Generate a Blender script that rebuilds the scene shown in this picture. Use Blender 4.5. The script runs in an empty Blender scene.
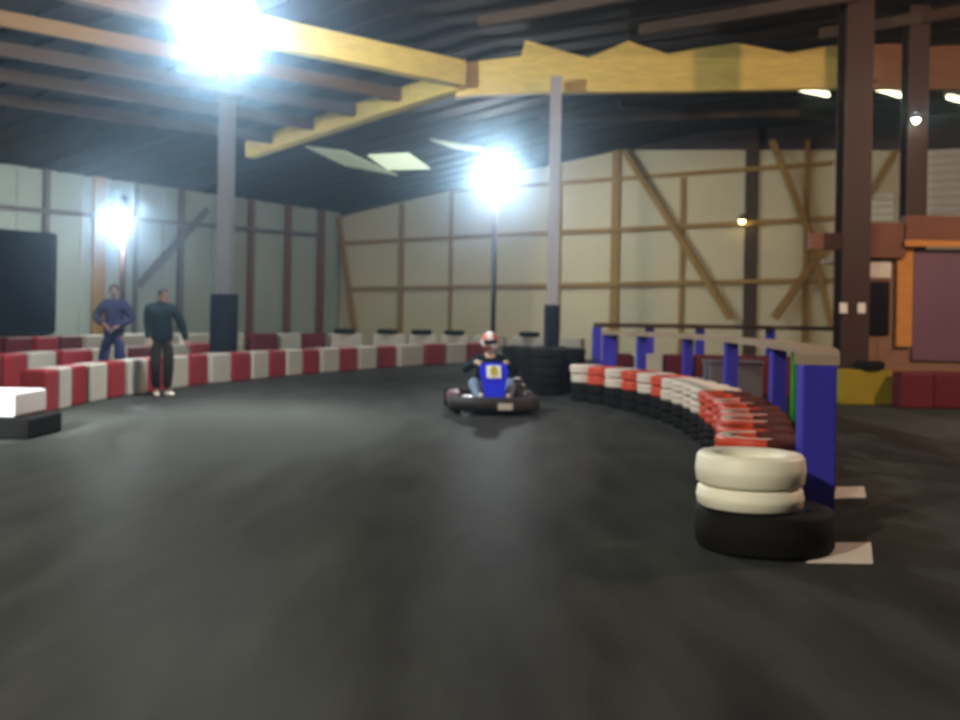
import bpy, bmesh, math, random
from mathutils import Vector, Matrix
random.seed(7)
scene = bpy.context.scene
COL = scene.collection
PI = math.pi
# ------------------------------------------------------------------ camera model (960x720)
F, H, PX, PY = 1050.0, 1.35, 480.0, 316.0
ROLL = math.radians(1.0)
cr, sr = math.cos(ROLL), math.sin(ROLL)
def uv(px, py):
    dx, dy = px - PX, py - PY
    return dx * cr + dy * sr, -dx * sr + dy * cr
def P(px, py, Z):                      # point seen at a pixel, at depth Z
    u, v = uv(px, py)
    return Vector((u * Z / F, Z, H - v * Z / F))
def Ph(px, py, h):                     # point seen at a pixel, at height h
    u, v = uv(px, py)
    Z = (H - h) * F / v
    return Vector((u * Z / F, Z, h))
def G(px, py): return Ph(px, py, 0.0)
def onplane(px, py, p0, n):            # point seen at a pixel, on a plane
    d = P(px, py, 1.0) - Vector((0, 0, H)); o = Vector((0, 0, H))
    t = (p0 - o).dot(n) / d.dot(n)
    return o + d * t

# ------------------------------------------------------------------ materials
def mat(name, color, rough=0.6, metal=0.0, var=0.12, scale=6.0, bump=0.0, emit=None, spec=0.25):
    m = bpy.data.materials.new(name); m.use_nodes = True
    nt = m.node_tree; b = nt.nodes['Principled BSDF']
    b.inputs['Roughness'].default_value = rough; b.inputs['Metallic'].default_value = metal
    b.inputs['Specular IOR Level'].default_value = spec
    tc = nt.nodes.new('ShaderNodeTexCoord'); nz = nt.nodes.new('ShaderNodeTexNoise')
    nz.inputs['Scale'].default_value = scale; nz.inputs['Detail'].default_value = 5
    nt.links.new(tc.outputs['Object'], nz.inputs['Vector'])
    mx = nt.nodes.new('ShaderNodeMix'); mx.data_type = 'RGBA'
    c = color
    mx.inputs[6].default_value = (c[0]*(1-var), c[1]*(1-var), c[2]*(1-var), 1)
    mx.inputs[7].default_value = (min(1, c[0]*(1+var)), min(1, c[1]*(1+var)), min(1, c[2]*(1+var)), 1)
    nt.links.new(nz.outputs['Fac'], mx.inputs[0]); nt.links.new(mx.outputs[2], b.inputs['Base Color'])
    if bump:
        bp = nt.nodes.new('ShaderNodeBump'); bp.inputs['Strength'].default_value = bump; bp.inputs['Distance'].default_value = 0.01
        nt.links.new(nz.outputs['Fac'], bp.inputs['Height']); nt.links.new(bp.outputs['Normal'], b.inputs['Normal'])
    if emit:
        b.inputs['Emission Color'].default_value = (*emit[0], 1); b.inputs['Emission Strength'].default_value = emit[1]
    return m
def wood(name, color, rough=0.65, var=0.3):
    m = mat(name, color, rough, var=var, scale=3.0, bump=0.1)
    nt = m.node_tree
    mp = nt.nodes.new('ShaderNodeMapping'); mp.inputs['Scale'].default_value = (1, 1, 6)
    tc = [n for n in nt.nodes if n.type == 'TEX_COORD'][0]; nz = [n for n in nt.nodes if n.type == 'TEX_NOISE'][0]
    nt.links.new(tc.outputs['Object'], mp.inputs['Vector']); nt.links.new(mp.outputs['Vector'], nz.inputs['Vector'])
    return m
def asphalt():
    m = bpy.data.materials.new('asphalt'); m.use_nodes = True
    nt = m.node_tree; b = nt.nodes['Principled BSDF']
    tc = nt.nodes.new('ShaderNodeTexCoord')
    n1 = nt.nodes.new('ShaderNodeTexNoise'); n1.inputs['Scale'].default_value = 0.22; n1.inputs['Detail'].default_value = 4
    n2 = nt.nodes.new('ShaderNodeTexNoise'); n2.inputs['Scale'].default_value = 2.2; n2.inputs['Detail'].default_value = 8
    n3 = nt.nodes.new('ShaderNodeTexNoise'); n3.inputs['Scale'].default_value = 90; n3.inputs['Detail'].default_value = 3
    mp = nt.nodes.new('ShaderNodeMapping'); mp.inputs['Scale'].default_value = (1.6, 0.35, 1); mp.inputs['Rotation'].default_value = (0, 0, 0.3)
    nt.links.new(tc.outputs['Object'], mp.inputs['Vector'])
    nt.links.new(mp.outputs['Vector'], n1.inputs['Vector']); nt.links.new(mp.outputs['Vector'], n2.inputs['Vector']); nt.links.new(tc.outputs['Object'], n3.inputs['Vector'])
    r1 = nt.nodes.new('ShaderNodeValToRGB')
    r1.color_ramp.elements[0].position = 0.32; r1.color_ramp.elements[0].color = (0.013, 0.0126, 0.0124, 1)
    r1.color_ramp.elements[1].position = 0.72; r1.color_ramp.elements[1].color = (0.105, 0.112, 0.102, 1)
    ad = nt.nodes.new('ShaderNodeMath'); ad.operation = 'MULTIPLY_ADD'; ad.inputs[1].default_value = 0.35
    nt.links.new(n2.outputs['Fac'], ad.inputs[0])
    sc = nt.nodes.new('ShaderNodeMath'); sc.operation = 'MULTIPLY'; sc.inputs[1].default_value = 0.65
    nt.links.new(n1.outputs['Fac'], sc.inputs[0]); nt.links.new(sc.outputs[0], ad.inputs[2])
    # light pool put into asphalt colour inside the bend, fading out at its edge
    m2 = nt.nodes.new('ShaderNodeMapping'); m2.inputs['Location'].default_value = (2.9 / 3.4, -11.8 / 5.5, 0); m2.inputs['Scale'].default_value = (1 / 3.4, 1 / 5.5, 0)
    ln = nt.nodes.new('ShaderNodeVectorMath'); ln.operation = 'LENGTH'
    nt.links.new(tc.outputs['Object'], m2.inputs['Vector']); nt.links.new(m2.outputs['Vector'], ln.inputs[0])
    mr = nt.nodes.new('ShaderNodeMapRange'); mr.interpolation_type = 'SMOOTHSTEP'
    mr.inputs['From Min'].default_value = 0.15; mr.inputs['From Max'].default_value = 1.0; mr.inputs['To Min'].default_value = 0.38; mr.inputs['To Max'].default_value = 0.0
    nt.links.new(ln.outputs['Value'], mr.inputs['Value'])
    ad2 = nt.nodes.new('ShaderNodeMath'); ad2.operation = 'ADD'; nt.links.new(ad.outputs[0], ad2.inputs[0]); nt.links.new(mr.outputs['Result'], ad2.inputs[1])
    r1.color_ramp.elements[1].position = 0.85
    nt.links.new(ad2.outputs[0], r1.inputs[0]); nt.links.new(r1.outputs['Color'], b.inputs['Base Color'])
    rr = nt.nodes.new('ShaderNodeMapRange'); rr.inputs['To Min'].default_value = 0.30; rr.inputs['To Max'].default_value = 0.45
    nt.links.new(n2.outputs['Fac'], rr.inputs['Value']); nt.links.new(rr.outputs['Result'], b.inputs['Roughness'])
    bp = nt.nodes.new('ShaderNodeBump'); bp.inputs['Strength'].default_value = 0.35; bp.inputs['Distance'].default_value = 0.006
    nt.links.new(n3.outputs['Fac'], bp.inputs['Height']); nt.links.new(bp.outputs['Normal'], b.inputs['Normal'])
    b.inputs['Specular IOR Level'].default_value = 0.0015
    return m
M = dict(
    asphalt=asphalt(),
    clad=mat('cream_cladding', (0.62, 0.57, 0.38), 0.6, var=0.10, scale=0.6),
    clad_green=mat('pale_green_cladding', (0.34, 0.40, 0.35), 0.6, var=0.15, scale=0.5),
    gable=mat('dark_gable_sheet', (0.062, 0.045, 0.044), 0.8, var=0.2, scale=0.7),
    roof=mat('dark_roof_deck', (0.018, 0.011, 0.008), 0.85, var=0.3, scale=0.6),
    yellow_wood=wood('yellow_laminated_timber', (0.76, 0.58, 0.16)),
    tan_wood=wood('tan_wall_timber', (0.34, 0.21, 0.06)),
    dark_wood=wood('dark_brown_timber', (0.07, 0.042, 0.025)),
    red_wood=wood('red_brown_timber', (0.19, 0.085, 0.050)),
    brown_purlin=wood('brown_purlin_and_dim_beam_timber', (0.075, 0.042, 0.022)), shade_wood=wood('shaded_brown_timber', (0.30, 0.15, 0.07)),
    orange_brown_wood=wood('orange_brown_timber', (0.17, 0.09, 0.03)),
    orange_wood=wood('orange_timber', (0.58, 0.27, 0.065)),
    rail_wood=wood('weathered_rail_plank', (0.30, 0.22, 0.15)),
    grey_steel=mat('grey_painted_steel', (0.15, 0.145, 0.15), 0.6, 0.1), pale_steel=mat('pale_grey_painted_steel', (0.36, 0.35, 0.36), 0.5, 0.1),
    brown_steel=mat('brown_painted_steel', (0.044, 0.025, 0.018), 0.55, 0.1),
    pad=mat('black_column_padding', (0.012, 0.014, 0.022), 0.7, spec=0.05),
    white_plastic=mat('white_barrier_plastic', (0.45, 0.43, 0.36), 0.5, var=0.12, scale=3),
    bright_plastic=mat('strongly_lit_white_plastic', (0.9, 0.9, 0.9), 0.5, var=0.03, scale=3),  # whiter than the other blocks: its strong light is in the colour
    red_plastic=mat('red_barrier_plastic', (0.27, 0.020, 0.026), 0.5, var=0.2, scale=3),
    dark_red=mat('dull_dark_red_plastic', (0.11, 0.012, 0.020), 0.55, var=0.2, scale=3),
    black_rubber=mat('black_rubber', (0.010, 0.009, 0.009), 0.8, var=0.3, scale=9, bump=0.2, spec=0.12),
    white_rubber=mat('white_painted_rubber', (0.90, 0.88, 0.71), 0.45, var=0.07, scale=5, bump=0.1),
    cream_rubber=mat('cream_paint_and_rim_highlight', (0.70, 0.60, 0.50), 0.5, var=0.12, scale=5, bump=0.1),
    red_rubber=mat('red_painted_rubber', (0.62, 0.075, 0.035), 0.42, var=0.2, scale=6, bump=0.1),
    brown_rubber=mat('brown_half_rubber', (0.10, 0.028, 0.022), 0.75, var=0.4, scale=6, bump=0.1, spec=0.08),
    blue_paint=mat('blue_painted_post', (0.045, 0.04, 0.42), 0.5, var=0.15, scale=4),
    green_paint=mat('green_painted_post', (0.02, 0.22, 0.025), 0.5),
    grey_crate=mat('grey_crate', (0.12, 0.12, 0.14), 0.6),
    yellow_foam=mat('yellow_foam', (0.27, 0.21, 0.015), 0.6, var=0.15, scale=3),
    booth=wood('brown_booth_boarding', (0.26, 0.15, 0.095)),
    purple=mat('dull_purple_screen', (0.17, 0.095, 0.14), 0.4, var=0.12, scale=1.5),
    black_glass=mat('black_glass', (0.008, 0.007, 0.012), 0.25),
    notice=mat('white_notice_paper', (0.75, 0.73, 0.66), 0.7),
    board=mat('black_board_face', (0.006, 0.007, 0.011), 0.9, spec=0.05),
    lamp_metal=mat('lamp_housing_metal', (0.25, 0.25, 0.26), 0.35, 0.7),
    bulb=mat('lamp_glass_lit', (1, 1, 1), 0.3, emit=((0.86, 0.94, 1.0), 120.0)),
    bulb_small=mat('small_lamp_lit', (1, 1, 1), 0.3, emit=((0.92, 1.0, 0.85), 40.0)),
    bulb_amber=mat('amber_lamp_lit', (1, 1, 1), 0.3, emit=((1.0, 0.75, 0.30), 14.0)),
    tube=mat('fluorescent_tube_lit', (1, 1, 1), 0.3, emit=((1.0, 0.95, 0.62), 5.0)),
    sky=mat('translucent_roof_sheet', (0.6, 0.7, 0.55), 0.5, emit=((0.70, 0.85, 0.60), 0.9)),
    sky_dim=mat('dim_translucent_roof_sheet', (0.4, 0.45, 0.35), 0.5, emit=((0.6, 0.72, 0.45), 0.22)),
    floor_white=mat('white_floor_patch', (0.66, 0.63, 0.55), 0.6, var=0.12, scale=8),
    steel=mat('bare_steel', (0.5, 0.5, 0.5), 0.35, 0.9),
    kart_grey=mat('scuffed_grey_bodywork', (0.034, 0.030, 0.029), 0.6),
    kart_pink=mat('faded_maroon_bodywork', (0.16, 0.07, 0.08), 0.45),
    kart_blue=mat('blue_fairing', (0.02, 0.03, 0.62), 0.35),
    kart_white=mat('white_number_plate', (0.85, 0.85, 0.8), 0.4),
    kart_yellow=mat('olive_yellow_numeral', (0.45, 0.42, 0.02), 0.5),
    chrome=mat('chrome_glint', (0.9, 0.95, 0.95), 0.12, 1.0),
    skin=mat('skin', (0.22, 0.11, 0.075), 0.55), hair=mat('dark_hair', (0.03, 0.02, 0.018), 0.7),
    navy=mat('navy_jacket_cloth', (0.016, 0.014, 0.050), 0.85, spec=0.05), bluejean=mat('blue_trouser_cloth', (0.026, 0.028, 0.085), 0.9, spec=0.05),
    darkgreen=mat('dark_green_jacket_cloth', (0.007, 0.014, 0.017), 0.85, spec=0.05), browntr=mat('dark_brown_trouser_cloth', (0.020, 0.016, 0.013), 0.9, spec=0.05),
    white_shoe=mat('white_shoe', (0.8, 0.77, 0.7), 0.5), dark_shoe=mat('dark_shoe', (0.02, 0.02, 0.02), 0.5),
    racing=mat('dark_racing_suit', (0.014, 0.024, 0.028), 0.8, spec=0.05), jeans=mat('pale_blue_jeans', (0.20, 0.26, 0.36), 0.85, spec=0.05),
    glove=mat('cream_glove', (0.65, 0.48, 0.36), 0.6), helmet=mat('white_helmet_shell', (0.72, 0.70, 0.72), 0.3),
    helmet_red=mat('orange_red_helmet_band', (0.60, 0.16, 0.10), 0.3), visor=mat('dark_visor', (0.02, 0.02, 0.025), 0.15),
    eye=mat('eye_dark', (0.02, 0.015, 0.01), 0.2), lips=mat('lips', (0.35, 0.12, 0.10), 0.5),
)

# ------------------------------------------------------------------ mesh helpers
def obj(name, bm, m, parent=None, smooth=False, mats=None):
    me = bpy.data.meshes.new(name)
    bmesh.ops.recalc_face_normals(bm, faces=bm.faces[:])
    bm.to_mesh(me); bm.free()
    for mm in (mats or [m]): me.materials.append(mm)
    if smooth:
        for p in me.polygons: p.use_smooth = True
    o = bpy.data.objects.new(name, me); COL.objects.link(o)
    if parent is not None: o.parent = parent
    return o
def tag(o, label=None, cat=None, group=None, kind=None):
    for k, v in (('label', label), ('category', cat), ('group', group), ('kind', kind)):
        if v: o[k] = v
    return o
def thing(name, label, cat, loc=(0, 0, 0), rz=0.0, group=None):
    o = bpy.data.objects.new(name, None); COL.objects.link(o)
    o.location = loc; o.rotation_euler = (0, 0, rz); o.empty_display_size = 0.2
    return tag(o, label, cat, group)
def struct(o): o['kind'] = 'structure'; return o
def NB(): return bmesh.new()
def box(bm, c, s, rot=None, bevel=0.0, seg=2):
    r = bmesh.ops.create_cube(bm, size=1.0); vs = r['verts']
    bmesh.ops.scale(bm, vec=s, verts=vs)
    if bevel:
        es = list({e for v in vs for e in v.link_edges})
        rb = bmesh.ops.bevel(bm, geom=es, offset=bevel, segments=seg, affect='EDGES', profile=0.5)
        vs = list({v for v in vs if v.is_valid} | set(rb['verts']))
    if rot is not None: bmesh.ops.rotate(bm, cent=(0, 0, 0), matrix=rot, verts=vs)
    bmesh.ops.translate(bm, vec=c, verts=vs)
    return vs
def frame_of(d, up=Vector((0, 0, 1))):
    y = d.normalized()
    if abs(y.dot(up)) > 0.99: up = Vector((0, 1, 0)) if abs(y.y) < 0.9 else Vector((1, 0, 0))
    x = y.cross(up).normalized(); z = x.cross(y).normalized()
    return Matrix((x, y, z)).transposed()
def bar(bm, a, b, w, h, up=Vector((0, 0, 1)), bevel=0.0):
    a, b = Vector(a), Vector(b)
    return box(bm, (a + b) / 2, (w, (b - a).length, h), frame_of(b - a, up), bevel)
def cyl(bm, a, b, r, seg=16, r2=None):
    a, b = Vector(a), Vector(b); d = b - a
    res = bmesh.ops.create_cone(bm, cap_ends=True, segments=seg, radius1=r, radius2=r if r2 is None else r2, depth=d.length)
    q = Vector((0, 0, 1)).rotation_difference(d.normalized()).to_matrix()
    bmesh.ops.rotate(bm, cent=(0, 0, 0), matrix=q, verts=res['verts'])
    bmesh.ops.translate(bm, vec=(a + b) / 2, verts=res['verts'])
def tube(bm, pts, r, seg=10, closed=False):
    pts = [Vector(p) for p in pts]; n = len(pts); rings = []
    for i, p in enumerate(pts):
        if closed: t = pts[(i + 1) % n] - pts[i - 1]
        else: t = pts[min(i + 1, n - 1)] - pts[max(i - 1, 0)]
        fm = frame_of(t)
        rings.append([bm.verts.new(p + fm @ Vector((r * math.cos(2*PI*k/seg), 0, r * math.sin(2*PI*k/seg)))) for k in range(seg)])
    for i in range(n if closed else n - 1):
        A, B = rings[i], rings[(i + 1) % n]
        for k in range(seg): bm.faces.new((A[k], A[(k+1) % seg], B[(k+1) % seg], B[k]))
    if not closed: bm.faces.new(rings[0]); bm.faces.new(rings[-1])
def lathe(bm, prof, seg=32, closed=False, M4=None):
    rings = []
    for k in range(seg):
        a = 2 * PI * k / seg
        rings.append([bm.verts.new((r * math.cos(a), r * math.sin(a), z)) for r, z in prof])
    n = len(prof)
    for k in range(seg):
        A, B = rings[k], rings[(k + 1) % seg]
        for i in range(n if closed else n - 1):
            j = (i + 1) % n
            bm.faces.new((A[i], B[i], B[j], A[j]))
    if not closed:
        for i in (0, -1):
            if prof[i][0] > 1e-5: bm.faces.new([r[i] for r in rings])
    vs = [v for r in rings for v in r]
    if M4 is not None: bmesh.ops.transform(bm, matrix=M4, verts=vs)
    bmesh.ops.remove_doubles(bm, verts=bm.verts[:], dist=1e-6)
    return vs
def poly(bm, pts): return bm.faces.new([bm.verts.new(p) for p in pts])
def slab(bm, pts, off):                # polygon given thickness along off
    n = len(pts); a = [bm.verts.new(p) for p in pts]; b = [bm.verts.new(Vector(p) + off) for p in pts]
    bm.faces.new(a); bm.faces.new(b[::-1])
    for i in range(n): bm.faces.new((a[i], a[(i+1) % n], b[(i+1) % n], b[i]))
def ball(bm, c, r, s=(1, 1, 1), seg=20, rings=14, rot=None):
    res = bmesh.ops.create_uvsphere(bm, u_segments=seg, v_segments=rings, radius=r)
    bmesh.ops.scale(bm, vec=s, verts=res['verts'])
    if rot is not None: bmesh.ops.rotate(bm, cent=(0, 0, 0), matrix=rot, verts=res['verts'])
    bmesh.ops.translate(bm, vec=c, verts=res['verts'])
ORD = ('first second third fourth fifth sixth seventh eighth ninth tenth eleventh twelfth thirteenth fourteenth fifteenth sixteenth '
       'seventeenth eighteenth nineteenth twentieth').split()

# ------------------------------------------------------------------ the hall
C0 = Vector((-5.3, 39.5, 0)); U = Vector((0.85, -0.527, 0)).normalized(); N = Vector((-U.y * -1, 0, 0))
N = Vector((U.y, -U.x, 0))             # from the back wall towards the camera: (-.53,-.85)
WID, LEN, WR = 30.0, 44.0, 14.0
EAVE, SL = 5.15, 0.137
RIDGE = EAVE + SL * WR
def hall(w, t, z): p = C0 + U * w + N * t; return Vector((p.x, p.y, z))
def roof_h(p):
    w = (Vector((p[0], p[1], 0)) - C0).dot(U)
    return EAVE + SL * min(max(w, 0), WR)
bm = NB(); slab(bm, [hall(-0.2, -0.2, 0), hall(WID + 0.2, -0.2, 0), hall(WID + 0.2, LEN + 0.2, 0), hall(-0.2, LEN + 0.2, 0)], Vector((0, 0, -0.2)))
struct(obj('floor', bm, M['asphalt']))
bm = NB()
slab(bm, [hall(0, 0, EAVE), hall(WR, 0, RIDGE), hall(WR, LEN, RIDGE), hall(0, LEN, EAVE)], Vector((0, 0, 0.15)))
slab(bm, [hall(WR, 0, RIDGE), hall(WID, 0, RIDGE), hall(WID, LEN, RIDGE), hall(WR, LEN, RIDGE)], Vector((0, 0, 0.15)))
k = 0.6
while k < LEN:                         # deck ribs running across the roof
    bar(bm, hall(0.1, k, EAVE - 0.02), hall(WR, k, RIDGE - 0.04), 0.06, 0.05); bar(bm, hall(WR, k, RIDGE - 0.03), hall(WID - 0.1, k, RIDGE - 0.03), 0.06, 0.05); k += 0.9
ceiling = struct(obj('ceiling', bm, M['roof']))
bm = NB(); slab(bm, [hall(0, 0, 0), hall(WID, 0, 0), hall(WID, 0, RIDGE), hall(WR, 0, RIDGE), hall(0, 0, EAVE)], N * -0.15)
wall_back = struct(obj('wall_back', bm, M['gable']))
bm = NB(); slab(bm, [hall(0, 0, 0), hall(0, LEN, 0), hall(0, LEN, EAVE), hall(0, 0, EAVE)], U * -0.15)
t = 0.5
while t < LEN - 0.5:                   # standing seams of the sheeting
    bar(bm, hall(0.01, t, 0.1), hall(0.01, t, EAVE - 0.1), 0.04, 0.03); t += 1.0
wall_left = struct(obj('wall_left', bm, M['clad_green']))
bm = NB(); slab(bm, [hall(WID, 0, 0), hall(WID, LEN, 0), hall(WID, LEN, RIDGE), hall(WID, 0, RIDGE)], U * 0.15)
struct(obj('wall_right', bm, M['gable']))
bm = NB(); slab(bm, [hall(0, LEN, 0), hall(WID, LEN, 0), hall(WID, LEN, RIDGE), hall(WR, LEN, RIDGE), hall(0, LEN, EAVE)], N * 0.15)
struct(obj('wall_front', bm, M['gable']))

WB = hall(0, 0.06, 0); WT = hall(0, 0.14, 0)
def Wb(px, py, d=0.06): return onplane(px, py, hall(0, d, 0), N)      # a point on the back wall
def Lw(px, py, d=0.06): return onplane(px, py, hall(d, 0, 0), U)      # a point on the wall beside it
# cream cladding of the back wall
a, b, c, d = Wb(341, 217), Wb(612, 150), Wb(830, 150), Wb(1000, 152)
def fl(p): return Vector((p.x, p.y, 0.0))
bm = NB(); slab(bm, [fl(a), fl(d), d, c, b, a], N * -0.05)
obj('cladding', bm, M['clad'], wall_back)
def wall_bar(name, p, q, w, m, parent=wall_back, up=N, th=0.08):
    bm = NB(); bar(bm, p, q, w, th, up); return obj(name, bm, m, parent)
def wpost(px, ytop, w, m, ybot=None):
    p = Wb(px, ytop, 0.12); q = fl(p) if ybot is None else Wb(px, ybot, 0.12); q.x, q.y = p.x, p.y
    wall_bar('post', q, p, w, m)
wpost(402, 203, 0.22, M['tan_wood']); wpost(452, 190, 0.12, M['tan_wood']); wpost(617, 148, 0.28, M['tan_wood'])
wpost(683, 178, 0.12, M['tan_wood']); wpost(753, 120, 0.38, M['dark_wood']); wpost(808, 140, 0.14, M['tan_wood'])
wpost(561, 165, 0.10, M['tan_wood'])
for p, q in (((344, 243), (752, 223)), ((350, 289), (832, 280)), ((455, 191), (832, 163)), ((752, 223), (850, 217))):
    wall_bar('girt', Wb(*p, 0.20), Wb(*q, 0.20), 0.13, M['tan_wood'])
for p, q, w in (((624, 150), (730, 318), 0.2), ((772, 140), (812, 240), 0.2), ((826, 246), (774, 318), 0.22), ((338, 218), (354, 330), 0.22), ((812, 240), (832, 330), 0.15), ((896, 150), (866, 200), 0.15)):
    wall_bar('brace', Wb(*p, 0.28), Wb(*q, 0.28), w, M['tan_wood'])
# louvre openings high in the cladding
for x0, x1, y0, y1 in ((866, 894, 193, 222), (918, 975, 150, 222)):
    bm = NB(); A = Wb(x0, y0, 0.1); B = Wb(x1, y0, 0.1); Cc = Wb(x0, y1, 0.1)
    n = 9 if y0 < 180 else 4
    for i in range(n):
        z = A.z + (Cc.z - A.z) * (i + 0.5) / n
        bar(bm, Vector((A.x, A.y, z)), Vector((B.x, B.y, z)), 0.05, abs(A.z - Cc.z) / n * 0.7, Vector((0, 0, 1)))
    obj('louvre', bm, M['notice'], wall_back)
# the wall beside it: timber posts and a brace
for px, w, m in ((45, 0.18, 'grey_steel'), (98, 0.42, 'tan_wood'), (135, 0.12, 'grey_steel'), (180, 0.22, 'grey_steel'), (250, 0.25, 'red_wood'), (287, 0.3, 'red_wood'), (320, 0.35, 'red_wood')):
    p = Lw(px, 300, 0.1)
    wall_bar('post', Vector((p.x, p.y, 0)), Vector((p.x, p.y, EAVE)), w, M[m], wall_left, U)
wall_bar('brace', Lw(140, 285, 0.2), Lw(208, 210, 0.2), 0.2, M['grey_steel'], wall_left, U)
wall_bar('girt', Lw(0, 207, 0.2), Lw(325, 236, 0.2), 0.12, M['grey_steel'], wall_left, U)

# roof timbers
ZB = 21.5
bm = NB()
top = [(462, 66), (470, 62), (521, 56), (525, 40), (560, 50), (588, 58), (628, 41), (668, 54), (700, 48), (737, 43), (790, 53), (830, 46), (858, 45)]  # zigzag top edge puts the shadow on the beam into its outline
bot = [(858, 88), (830, 88), (700, 91), (560, 92), (470, 95), (455, 97)]
slab(bm, [P(x, y, ZB) for x, y in top] + [P(x, y, ZB) for x, y in bot], Vector((0, 0.22, 0)))
struct(obj('roof_beam', bm, M['yellow_wood']))
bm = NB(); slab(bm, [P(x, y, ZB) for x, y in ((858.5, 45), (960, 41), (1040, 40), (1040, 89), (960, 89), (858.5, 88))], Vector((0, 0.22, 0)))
struct(obj('roof_beam', bm, M['shade_wood']))  # rest of the same beam, its shade put into a browner colour
def rbeam(p, q, w, h, m, name='roof_beam'):
    bm = NB(); bar(bm, p, q, w, h, bevel=0.01); return struct(obj(name, bm, M[m]))
node = P(462, 80, ZB - 0.05)
endB = P(250, 150, 27.3)
rbeam(node, endB, 0.3, 0.42, 'yellow_wood')
q0 = P(270, 34, 18.6); d0 = (q0 - node)
rbeam(node + Vector((0, -0.3, 0.05)), node + d0 * 1.12, 0.3, 0.5, 'yellow_wood')
rbeam(node + d0 * 1.125, node + d0 * 2.6, 0.3, 0.46, 'brown_purlin')  # same beam beyond the lamp, its dimness put into a darker colour
dd = Vector((d0.x, d0.y, 0)).normalized()
for s, L, m in ((0.22, 9, 'orange_brown_wood'), (0.42, 9, 'brown_purlin'), (0.62, 9, 'brown_purlin'), (0.84, 9, 'dark_wood')):
    p = node + (endB - node) * s + Vector((0, 0, 0.05)); q = p + dd * L; q.z += 0.05
    rbeam(p + dd * 0.18, q, 0.16, 0.26, m, 'roof_purlin')
for x0, y0, x1, y1, h in ((480, 22, 720, -22, 6.7), (640, 30, 860, -6, 6.75), (820, 34, 1010, 4, 6.8), (540, 118, 800, 112, 6.3), (620, 104, 850, 118, 6.55)):
    a, b = Ph(x0, y0, h), Ph(x1, y1, h)
    rbeam(a, b, 0.14, 0.2, 'dark_wood', 'roof_purlin')

# columns
def column(px, Z, w, m, ztop=None, pad=None, padtop=None, padw=None):
    p = P(px, 316, Z); zt = (roof_h(p) - 0.02) if ztop is None else ztop
    bm = NB()
    s = w / 2; f = 0.02                  # H-section
    box(bm, (0, -s + f/2, zt/2), (w, f, zt)); box(bm, (0, s - f/2, zt/2), (w, f, zt)); box(bm, (0, 0, zt/2), (w*0.5, w - 2*f, zt))
    box(bm, (0, 0, 0.015), (w + 0.16, w + 0.16, 0.03))
    o = struct(obj('column', bm, M[m])); o.location = (p.x, p.y, 0)
    if pad is not None:
        bm = NB(); lathe(bm, [(padw/2*0.94, 0.04), (padw/2, 0.07), (padw/2, padtop - 0.03), (padw/2*0.94, padtop)], 24)
        bmesh.ops.scale(bm, vec=(1, 1, 1), verts=bm.verts[:])
        obj('column_pad', bm, M['pad'], o, smooth=False)
    return o
column(224, 22.3, 0.30, 'grey_steel', pad=1, padtop=1.72, padw=0.58)
column(552, 21.0, 0.22, 'pale_steel', ztop=6.15, pad=1, padtop=1.60, padw=0.31)
c850 = column(851, 17.9, 0.46, 'brown_steel')
c910 = column(911, 18.95, 0.36, 'brown_steel'); c910.location.z = 2.52; c910.scale.z = (roof_h(c910.location) - 2.54) / (roof_h(c910.location) - 0.02)

# ------------------------------------------------------------------ lamps
def power_light(name, loc, energy, color, radius, parent):
    l = bpy.data.lights.new(name, 'POINT'); l.energy = energy; l.color = color; l.shadow_soft_size = radius
    o = bpy.data.objects.new(name, l); COL.objects.link(o); o.location = loc; o.parent = parent
    return o
def bay_lamp(pos, label, energy, color, cable_top=None, pole=False, size=0.32):
    t = thing('pole_lamp' if pole else 'hanging_lamp', label, 'lamp', pos)
    bm = NB(); R = size
    lathe(bm, [(0.03, R*1.5), (0.10, R*1.45), (0.11, R*0.9), (R*0.75, R*0.45), (R*1.0, 0.0), (R*0.97, 0.0), (R*0.72, R*0.42), (0.09, R*0.86), (0.0, R*0.88)], 32)
    obj('housing', bm, M['lamp_metal'], t, True)
    bm = NB(); ball(bm, (0, 0, 0.02), R*0.72, (1, 1, 0.75)); obj('lamp_glass', bm, M['bulb'], t, True)
    bm = NB()
    if pole: cyl(bm, (0.0, R + 0.12, -pos[2]), (0.0, R + 0.12, R*1.2), 0.075, 14); cyl(bm, (0, R + 0.12, R*1.2), (0, 0, R*1.2), 0.03, 10); obj('pole', bm, M['brown_steel'], t, True)
    else: cyl(bm, (0, 0, R*1.5), (0, 0, cable_top - pos[2]), 0.015, 8); obj('cable', bm, M['black_rubber'], t, True)
    power_light('lamp_light', (0, 0, -R*0.75), energy, color, 0.16, t)
    return t
COOL = (0.84, 0.94, 1.0)
p1 = P(222, 8, 15.0); bay_lamp(p1, 'glaring white bay lamp hanging from the roof in front of the tall grey column', 1600, COOL, cable_top=roof_h(p1), size=0.5)
p2 = P(496, 168, 30.0); l2 = bay_lamp(p2, 'glaring white lamp on a brown pole behind the kart driver', 420, COOL, pole=True, size=0.38)
fl2 = bpy.data.lights.new('flood_light', 'SPOT'); fl2.energy = 950; fl2.color = COOL; fl2.spot_size = math.radians(120); fl2.spot_blend = 0.6; fl2.shadow_soft_size = 0.16
fo2 = bpy.data.objects.new('flood_light', fl2); COL.objects.link(fo2); fo2.parent = l2; fo2.location = (0, -0.45, -0.3)
fo2.rotation_euler = (Vector((0.0, 10.0, 0.0)) - p2).to_track_quat('-Z', 'Y').to_euler()
p3 = P(117, 212, 25.5); bay_lamp(p3, 'glaring white lamp on a pole above the man behind the barrier', 480, COOL, pole=True, size=0.36)
p4 = Vector((-5.5, -1.5, 6.2)); bay_lamp(p4, 'bay lamp hanging from the roof behind the viewer over the track', 3300, (1.0, 0.92, 0.74), cable_top=roof_h(p4), size=0.4)
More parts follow.
